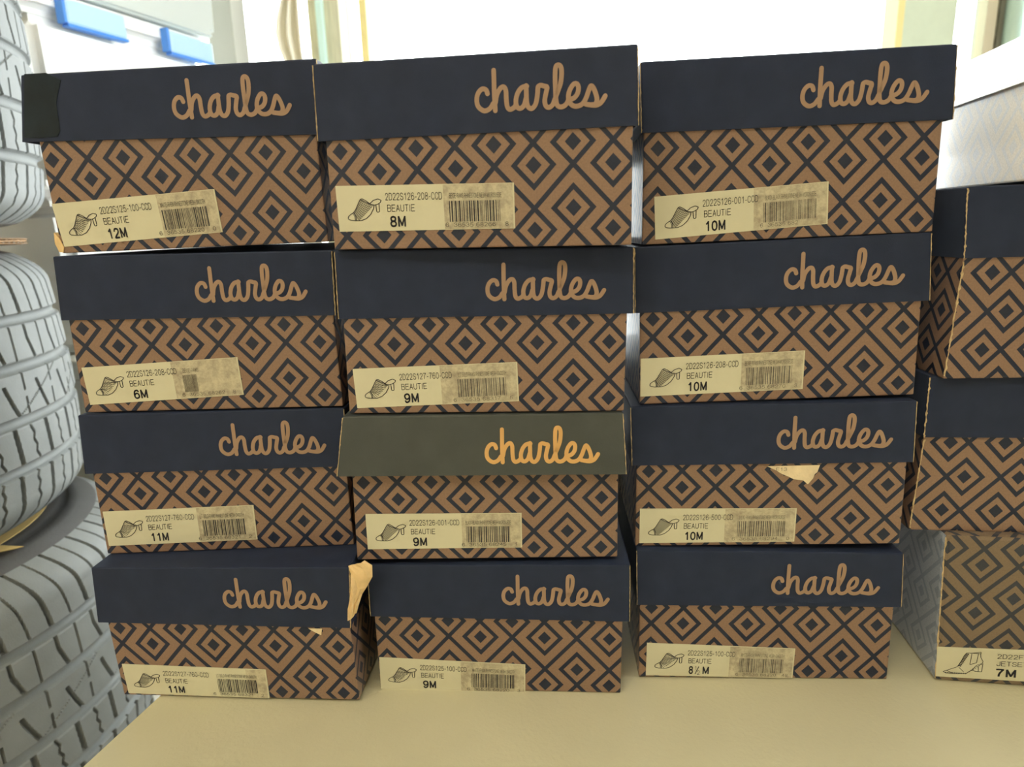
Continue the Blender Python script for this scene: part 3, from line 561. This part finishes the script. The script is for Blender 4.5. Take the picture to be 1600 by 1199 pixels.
# torn scraps and tape
m_scrap = mat('torn_white_paper', (0.74, 0.62, 0.42), 0.85, 0.2, bump=0.5, bscale=300, var=0.12, vscale=120)
o = poly_thick('torn_label', EXTRA['c3torn'], -0.0006, -0.0001, m_scrap, BX['c3'][0]); o['label'] = 'ragged scrap of a torn-off label'
V, F = [], []; add_text(V, F, 'E13', 0, 1, 0, 1)
T0 = EXTRA['c3torn']; meshobj('lettering', [(0.0045 + a * 0.007, -0.0008, 0.0556 + (1 - b) * 0.0022) for a, b in V], F, m_ink2, o)
o = poly_thick('torn_patch', EXTRA['a4patch'], -0.0005, -0.0001, m_scrap, BX['a4'][0])
o = poly_thick('packing_tape', EXTRA['a1tape'], -0.0019, -0.0016, m_pack, BX['a1'][0]); o['label'] = 'shiny strip of dark tape wrapped round the lid corner'
# crumpled flap torn from the lid of the lowest left box
rnd = random.Random(3); V, F = [], []; ring = EXTRA['a4flap']; left = [(0.0946, 0.1063), (0.0950, 0.1000), (0.0948, 0.0943), (0.0936, 0.0875), (0.0925, 0.0800), (0.0905, 0.0740), (0.0900, 0.0655)]
right = [(0.1000, 0.1068), (0.1050, 0.1035), (0.1048, 0.0955), (0.1000, 0.0880), (0.0962, 0.0825), (0.0932, 0.0750), (0.0912, 0.0680)]
for i in range(7):
    for k in range(6):
        t = k / 5; x = left[i][0] + (right[i][0] - left[i][0]) * t; z = left[i][1] + (right[i][1] - left[i][1]) * t
        V.append((x - 0.0035 * (1 - t), -0.003 + 0.0045 * t + rnd.uniform(-0.0013, 0.0013), z + rnd.uniform(-0.0006, 0.0006)))
for i in range(6):
    for k in range(5): a = i * 6 + k; F.append((a, a + 1, a + 7, a + 6))
o = meshobj('torn_flap', V, F, m_torn, BX['a4'][0]); md = o.modifiers.new('thickness', 'SOLIDIFY'); md.thickness = 0.0004; o['label'] = 'crumpled bare kraft flap torn from the lid corner'
# chewed lower left corner of the top left box
o = poly_thick('worn_corner', [(-0.0862, 0.013), (-0.0835, 0.0095), (-0.0815, 0.004), (-0.0825, 0.0005), (-0.0850, 0.0008), (-0.0868, 0.006)], -0.0006, 0.004, m_torn, BX['a1'][0])

# ------------------------------------------------------------------ right-hand stack
def big_box(key, W, label, bodymat, rotate, haslid, lidlab=None, off=(0, 0), depth=0.30):
    d = DATA[key]; X, Y, Z, yw, pt, rl = d['pose']; C = d['C']
    root = empty('shoe_box', (X, Y, Z), (0, 0, yw)); tag(root, label, 'shoe box', 'taller shoe boxes in the right-hand stack')
    lz = C[0][1]; lb = C[2][1]
    dx = math.tan(yw) * depth * (0.3 if key == 'd4' else 0.6)
    t = 0.0013
    if haslid:
        x0 = C[0][0]; lid = [(C[0][0], -LOY, lz), (x0 + W + 0.004, -LOY, lz + 0.001), (C[2][0], -LOY, lb), (x0 + W + 0.004, -LOY, lb + 0.0005)]
        bm = tray(lid, depth + 0.003, -LOY); shear(bm, dx, 0); lo = bmobj('lid', bm, m_navy, root)
        top = lz - 0.0025; xt = max(C[4][0], C[0][0] + 0.003, C[2][0] + 0.0022)
        worn('worn_edge', (lid[0][0] + 0.0002, lid[0][1], lid[0][2] - 0.001), (lid[2][0] + 0.0002, lid[2][1], lid[2][2]), 0.0010, lo, key, n=34)
    else: top = lz; xt = C[0][0]
    fr = [(xt, 0, top), (xt + W - 0.003, 0, top), (C[6][0], 0, 0.0002), (xt + W - 0.003, 0, 0.0002)]
    bm = hexa(fr, depth, 0, 0.0012 if haslid else 0.003); shear(bm, dx, 0); bo = bmobj('body', bm, bodymat, root)
    set_uv(bo.data, 0.0872, rotate, off)
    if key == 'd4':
        bo.data.materials.append(m_side_glare)
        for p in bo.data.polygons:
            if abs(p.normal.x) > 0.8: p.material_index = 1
    zz = lb if haslid else top
    xs = lambda z: fr[2][0] + (fr[0][0] - fr[2][0]) * z / top
    worn('worn_edge', (xs(zz) + 0.0003, 0, zz - 0.002), (fr[2][0] + 0.0003, 0, 0.002), 0.0011, bo, key + 'b', n=40)
    return root
m_body_l = m_body
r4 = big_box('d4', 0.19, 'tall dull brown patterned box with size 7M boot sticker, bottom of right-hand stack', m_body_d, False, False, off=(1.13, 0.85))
L4 = DATA['d4']['L']; k = 0.205 / 0.0537
tl, tr, br, bl = L4
L4 = [tl, (tl[0] + 0.196, tl[1] + 0.003), (bl[0] + 0.195, bl[1] + 0.003), bl]
sc_ = 0.153
L4 = [tl, (tl[0] + sc_, tl[1] + (tr[1] - tl[1]) * 0.9 * 1.0), (bl[0] + sc_, bl[1] + (br[1] - bl[1]) * 0.9), bl]
sticker('d4', L4, r4, ('2D22F084-206-CCD', '7M', '', '', '', 1, 0, 0), True)
r3 = big_box('d3', 0.185, 'tall patterned shoe box with plain navy lid, middle of the right-hand stack', m_body, True, True, off=(2.17, 1.55))
r2 = big_box('d2', 0.185, 'tall patterned shoe box with plain navy lid, under the box with painted-on glare', m_body, True, True, off=(-0.97, 1.80))
# top box seen along its long side, window glare painted into its colours
d1 = empty('shoe_box', (0.267, 0.315, 0.3368), (0, 0, -0.115)); tag(d1, 'shoe box with painted-on glare, lying lengthwise on top of the right-hand stack', 'shoe box')
m_pale = mat('glare_white_ribbed_card', (0.86, 0.86, 0.86), 0.35, 0.6, bump=0.5, bscale=90, stretch=(1, 9, 1), coat=0.5)
lidp = [(-0.002, -0.002, 0.083), (0.19, -0.002, 0.083), (-0.002, -0.002, 0.056), (0.19, -0.002, 0.056)]
bmobj('lid', tray(lidp, 0.304, -0.002), m_pale, d1)
bmobj('body', hexa([(0.001, 0, 0.0815), (0.187, 0, 0.0815), (0.001, 0, 0), (0.187, 0, 0)], 0.30, 0, 0.0012), m_glossy, d1)
set_uv([c for c in d1.children if c.name.startswith('body')][0].data, 0.0872)

# ------------------------------------------------------------------ tires
def tire_profile():
    """list of (z, r) from the lower bead round the tread to the upper bead"""
    P = []
    hw, R = 0.165, 0.32
    P += [(-0.120, 0.195), (-0.150, 0.205), (-0.163, 0.225), (-0.1655, 0.245), (-0.162, 0.265), (-0.155, 0.280)]
    return P
def bumpd(x, c, wd): # smooth slot profile
    a = abs(x - c) / (wd / 2); return 0.0 if a >= 1 else 1.0 - a ** 4
GR = (-0.0835, -0.0285, 0.0315, 0.0835); GW = 0.0125; PITCH = 2 * math.pi * 0.32 / 38
def zig(s): return 0.0016 * (abs(((s / 0.0075) % 2) - 1) * 2 - 1)
def tread_depth(a, s):
    """depth cut below the tread surface; a = arc length, s = height across the tread"""
    d = 0.0
    for g in GR:
        x = abs(s - g) / (GW / 2)
        if x < 1: d = max(d, 0.0065 * (1 - x * x) ** 0.5)
        elif x < 1.08: d = max(d, 0.001)
    if d > 0: return d
    def slot(c, wd, dep):
        wd *= 1.6; dep *= 1.4
        x = ((a - c + PITCH / 2) % PITCH) - PITCH / 2
        return dep * bumpd(x, 0, wd)
    if s > GR[3]:
        t = (s - GR[3]) / 0.07
        d = max(slot(-0.014 * t * t, 0.0042 * (1 - 0.35 * t), 0.0055), slot(PITCH / 2 - 0.014 * t * t, 0.0018, 0.003))
        if t > 1.0: d *= max(0, 1 - (t - 1.0) * 8)
    elif s < GR[0]:
        t = (GR[0] - s) / 0.07
        d = max(slot(-0.008 * t * t, 0.0042 * (1 - 0.2 * t), 0.0055), slot(PITCH / 2 - 0.008 * t * t + zig(s), 0.0020, 0.0035))
        if t > 1.0: d *= max(0, 1 - (t - 1.0) * 8)
    elif s > GR[2]:   # upper rib: slot that drops then turns aside
        t = (GR[3] - s) / (GR[3] - GR[2])
        c = 0.0 if t < 0.4 else (t - 0.4) * 0.016
        d = max(slot(c, 0.003, 0.0045), slot(PITCH / 2, 0.0018, 0.003))
    elif s > GR[1]:   # centre rib: slanted hook and short sipes
        t = (GR[2] - s) / (GR[2] - GR[1])
        if 0.30 < t < 0.98: d = slot((t - 0.3) * 0.022 - 0.002 * math.sin(t * 3), 0.0032, 0.005)
        if t < 0.44 or t > 0.56: d = max(d, slot(PITCH / 2 + 0.002, 0.0016, 0.003))
        d = max(d, 0.0012 * bumpd(((a * 0.55 - s) % (PITCH * 1.1)) - PITCH * 0.55, 0, 0.0022))
    else:             # lower rib: slanted slot and zigzag sipe
        t = (GR[1] - s) / (GR[1] - GR[0])
        d = max(slot(t * 0.006, 0.0042, 0.0055), slot(PITCH / 2 + t * 0.006 + zig(s), 0.0019, 0.0035))
    return d
def tread_radius(s):
    a = abs(s); R = 0.32
    r = R - 0.006 * (a / 0.12) ** 2
    if a > 0.115: t = (a - 0.115) / 0.042; r = R - 0.0055 - 0.034 * t ** 2.3
    return r
def build_tire():
    ths = []
    th = -1.45
    while th < 0.55: ths.append(th); th += 0.00285
    n2 = 120; step = (2 * math.pi - 2.0) / n2
    ths += [0.55 + step * i for i in range(n2)]
    SS = []
    s = -0.157
    while s <= 0.157: SS.append(s); s += 0.00165
    V, F = [], []; n = len(SS); m = len(ths)
    for th in ths:
        c, sn = math.cos(th), math.sin(th); a = th * 0.32
        for s in SS:
            r_ = tread_radius(s) - tread_depth(a, s); V.append((r_ * c, r_ * sn, s))
    for i in range(m):
        j = (i + 1) % m
        for k in range(n - 1): F.append((i * n + k, j * n + k, j * n + k + 1, i * n + k + 1))
    tread = bpy.data.meshes.new('tread'); tread.from_pydata(V, [], F); tread.materials.append(m_rubber); tread.update()
    sides = []
    for sg in (1, -1):
        prof = [(SS[-1], tread_radius(SS[-1])), (0.1600, 0.270), (0.1620, 0.262), (0.1645, 0.250), (0.1630, 0.249), (0.1655, 0.240), (0.1650, 0.225), (0.160, 0.212), (0.145, 0.203), (0.120, 0.198), (0.118, 0.190), (0.138, 0.190), (0.148, 0.200)]
        prof = [(z * sg, r_) for z, r_ in prof]
        prof.append((0.0, 0.30)) if False else None
        V, F = [], []; M_ = 160; q = len(prof)
        for i in range(M_):
            th = 2 * math.pi * i / M_
            for z, r_ in prof: V.append((r_ * math.cos(th), r_ * math.sin(th), z))
        for i in range(M_):
            j = (i + 1) % M_
            for k in range(q - 1):
                f_ = (i * q + k, j * q + k, j * q + k + 1, i * q + k + 1); F.append(f_ if sg > 0 else f_[::-1])
        me = bpy.data.meshes.new('sidewall'); me.from_pydata(V, [], F); me.shade_smooth(); me.materials.append(m_side); me.update(); sides.append(me)
    # inner carcass
    V, F = [], []; M_ = 120; prof = [(0.120, 0.199), (0.130, 0.24), (0.12, 0.285), (0.0, 0.298), (-0.12, 0.285), (-0.130, 0.24), (-0.120, 0.199)]; q = len(prof)
    for i in range(M_):
        th = 2 * math.pi * i / M_
        for z, r_ in prof: V.append((r_ * math.cos(th), r_ * math.sin(th), z))
    for i in range(M_):
        j = (i + 1) % M_
        for k in range(q - 1): F.append((i * q + k, j * q + k, j * q + k + 1, i * q + k + 1))
    inner = bpy.data.meshes.new('inner_liner'); inner.from_pydata(V, [], F); inner.shade_smooth(); inner.materials.append(m_side); inner.update()
    return tread, sides, inner
TR_, SD_, IN_ = build_tire()
TIRES = [((-0.885, 0.668, 0.507), (0, 0.045), 'worn black tire on top of the tire stack, above the cardboard'),
         ((-0.912, 0.680, 0.1425), (0, -0.020), 'black tire in the stack beside the 12M and 6M boxes, under the cardboard'),
         ((-0.862, 0.682, -0.1925), (0, -0.019), 'black tire in the stack lowest in view, beside the table edge'),
         ((-0.870, 0.682, -0.5530), (0, 0), 'black tire at the foot of the stack, below the table')]
for loc, (tx, ty), lab in TIRES:
    t = empty('tire', loc, (tx, ty, 0)); tag(t, lab, 'tire', 'stack of tires left of the boxes')
    for nm, me in (('tread', TR_), ('sidewall', SD_[0]), ('sidewall', SD_[1]), ('inner_liner', IN_)):
        o = bpy.data.objects.new(nm, me); COL.objects.link(o); o.parent = t
# cardboard between the two upper tires: two liners and a wavy core
cb = empty('cardboard_sheet', (-0.90, 0.674, 0.3105), (0, -0.02, 0)); tag(cb, 'brown corrugated cardboard sheet between the top two tires', 'cardboard')
def disc_strip(z0, z1, R, wav=0.0, n=420, lobes=False):
    V, F = [], []
    for i in range(n):
        th = 2 * math.pi * i / n; o_ = wav * math.sin(i * 1.6)
        rr = R + 0.004 * math.sin(th * 3)
        if lobes: rr = R + sum(am * max(0, 1 - ((th - 2 * math.pi + lb) / 0.20) ** 2) for lb, am in ((1.15, 0.014), (-0.1, 0.05)))
        for z in (z0 + o_, z1 + o_): V.append((rr * math.cos(th), rr * math.sin(th), z))
    for i in range(n): j = (i + 1) % n; F.append((2 * i, 2 * j, 2 * j + 1, 2 * i + 1))
    F.append(tuple(range(0, 2 * n, 2))[::-1]); F.append(tuple(range(1, 2 * n, 2)))
    return V, F
for z in (0.0, 0.0055): meshobj('liner', *disc_strip(z, z + 0.0008, 0.287), m_corr, cb)
meshobj('fluted_core', *disc_strip(0.0030, 0.0036, 0.286, 0.0019), m_corr, cb)
# yellow sheet between middle and lower tires
V = []; 
ys = meshobj('paper_sheet', *disc_strip(0, 0.0006, 0.240, lobes=True), m_yellow, None, (-0.872, 0.672, -0.0252), (0, -0.0195, 0)); tag(ys, 'yellow paper sheet between the two lower tires', 'paper')

# ------------------------------------------------------------------ storage bins at the upper left
BK = 1.4; yaw_b = math.atan2(0.9505, 0.3107)          # long sides run towards the far right
def along(root_loc): return empty
tt = empty('storage_tote', (-0.6272, 1.4, 0.688), (0, 0, yaw_b)); tt.scale = (BK,) * 3; tag(tt, 'grey plastic storage tote stacked on the washed-out clear bin with blue latches', 'tote', None)
def taper(L0, L1, W, z0, z1, ins, m, name, parent, bev=0.006):
    """tub running back along -x; ins = how much narrower the bottom is"""
    bm = bmesh.new()
    lo = [bm.verts.new(p) for p in ((-L1 + ins, ins, z0), (-L0 - ins, ins, z0), (-L0 - ins, W - ins, z0), (-L1 + ins, W - ins, z0))]
    hi = [bm.verts.new(p) for p in ((-L1, 0, z1), (-L0, 0, z1), (-L0, W, z1), (-L1, W, z1))]
    bm.faces.new(lo[::-1]); bm.faces.new(hi)
    for i in range(4): j = (i + 1) % 4; bm.faces.new((lo[i], lo[j], hi[j], hi[i]))
    bmesh.ops.recalc_face_normals(bm, faces=bm.faces)
    bmesh.ops.bevel(bm, geom=list(bm.edges), offset=bev, segments=3, affect='EDGES')
    return bmobj(name, bm, m, parent)
taper(0.0, 0.29, 0.20, 0.006, 0.20, 0.004, m_tote, 'body', tt)
taper(-0.004, 0.293, 0.206, 0.20, 0.222, 0.0, m_tote, 'lid', tt)
taper(0.016, 0.28, 0.19, 0.0, 0.012, 0.0, m_tote, 'foot_rim', tt, 0.003)
taper(0.06, 0.20, 0.02, 0.11, 0.125, 0.0, m_white, 'grip', tt, 0.004).location = (0, -0.012, 0)
def bin_(z, lab, h):
    b = empty('storage_bin', (-0.6272, 1.4, 0.3195 + BK * (z - 0.3195)), (0, 0, yaw_b)); b.scale = (BK,) * 3; tag(b, lab, 'storage bin', 'washed-out clear bins with blue latches')
    # z is the underside of the bin
    taper(0.03, 0.28, 0.20, 0.0, h - 0.028, 0.012, m_clear, 'body', b, 0.012)
    taper(0.018, 0.292, 0.206, h - 0.028, h, 0.0, m_white_pl, 'lid', b, 0.010)
    for a, c in ((0.030, 0.103), (0.165, 0.240)):
        o = bmobj('latch', boxbm(-c, -a, -0.010, 0.002, h - 0.034, h - 0.008, 0.003), m_lblue, b)
        bmobj('latch_clip', boxbm(-c, -a, -0.011, 0.0, h - 0.037, h - 0.0335, 0.001), m_blue, o)
        bmobj('latch_clip', boxbm(-c - 0.004, -c, -0.011, 0.001, h - 0.034, h - 0.006, 0.001), m_blue, o)
    return b
m_white_pl = mat('white_bin_plastic', (0.93, 0.94, 0.94), 0.35, 0.5)
bin_(0.385, 'washed-out clear storage bin with blue latches directly under the grey tote', 0.196)
bin_(0.185, 'washed-out clear storage bin with blue latches, lower one, hidden behind the top left box', 0.198)
cbn = empty('cabinet', (-0.6272, 1.4, -0.75), (0, 0, yaw_b)); tag(cbn, 'plain white cabinet under the washed-out clear bins', 'cabinet')
box('cabinet_body', -0.40, -0.0, -0.01, 0.28, 0.0, 0.845, m_white, 0.003, cbn); box('cabinet_top', -0.405, 0.01, -0.02, 0.285, 0.847, 0.878, m_white, 0.003, cbn)
box('door', -0.20, -0.005, -0.025, -0.012, 0.05, 0.83, m_white, 0.003, cbn); box('door', -0.395, -0.205, -0.025, -0.012, 0.05, 0.83, m_white, 0.003, cbn)
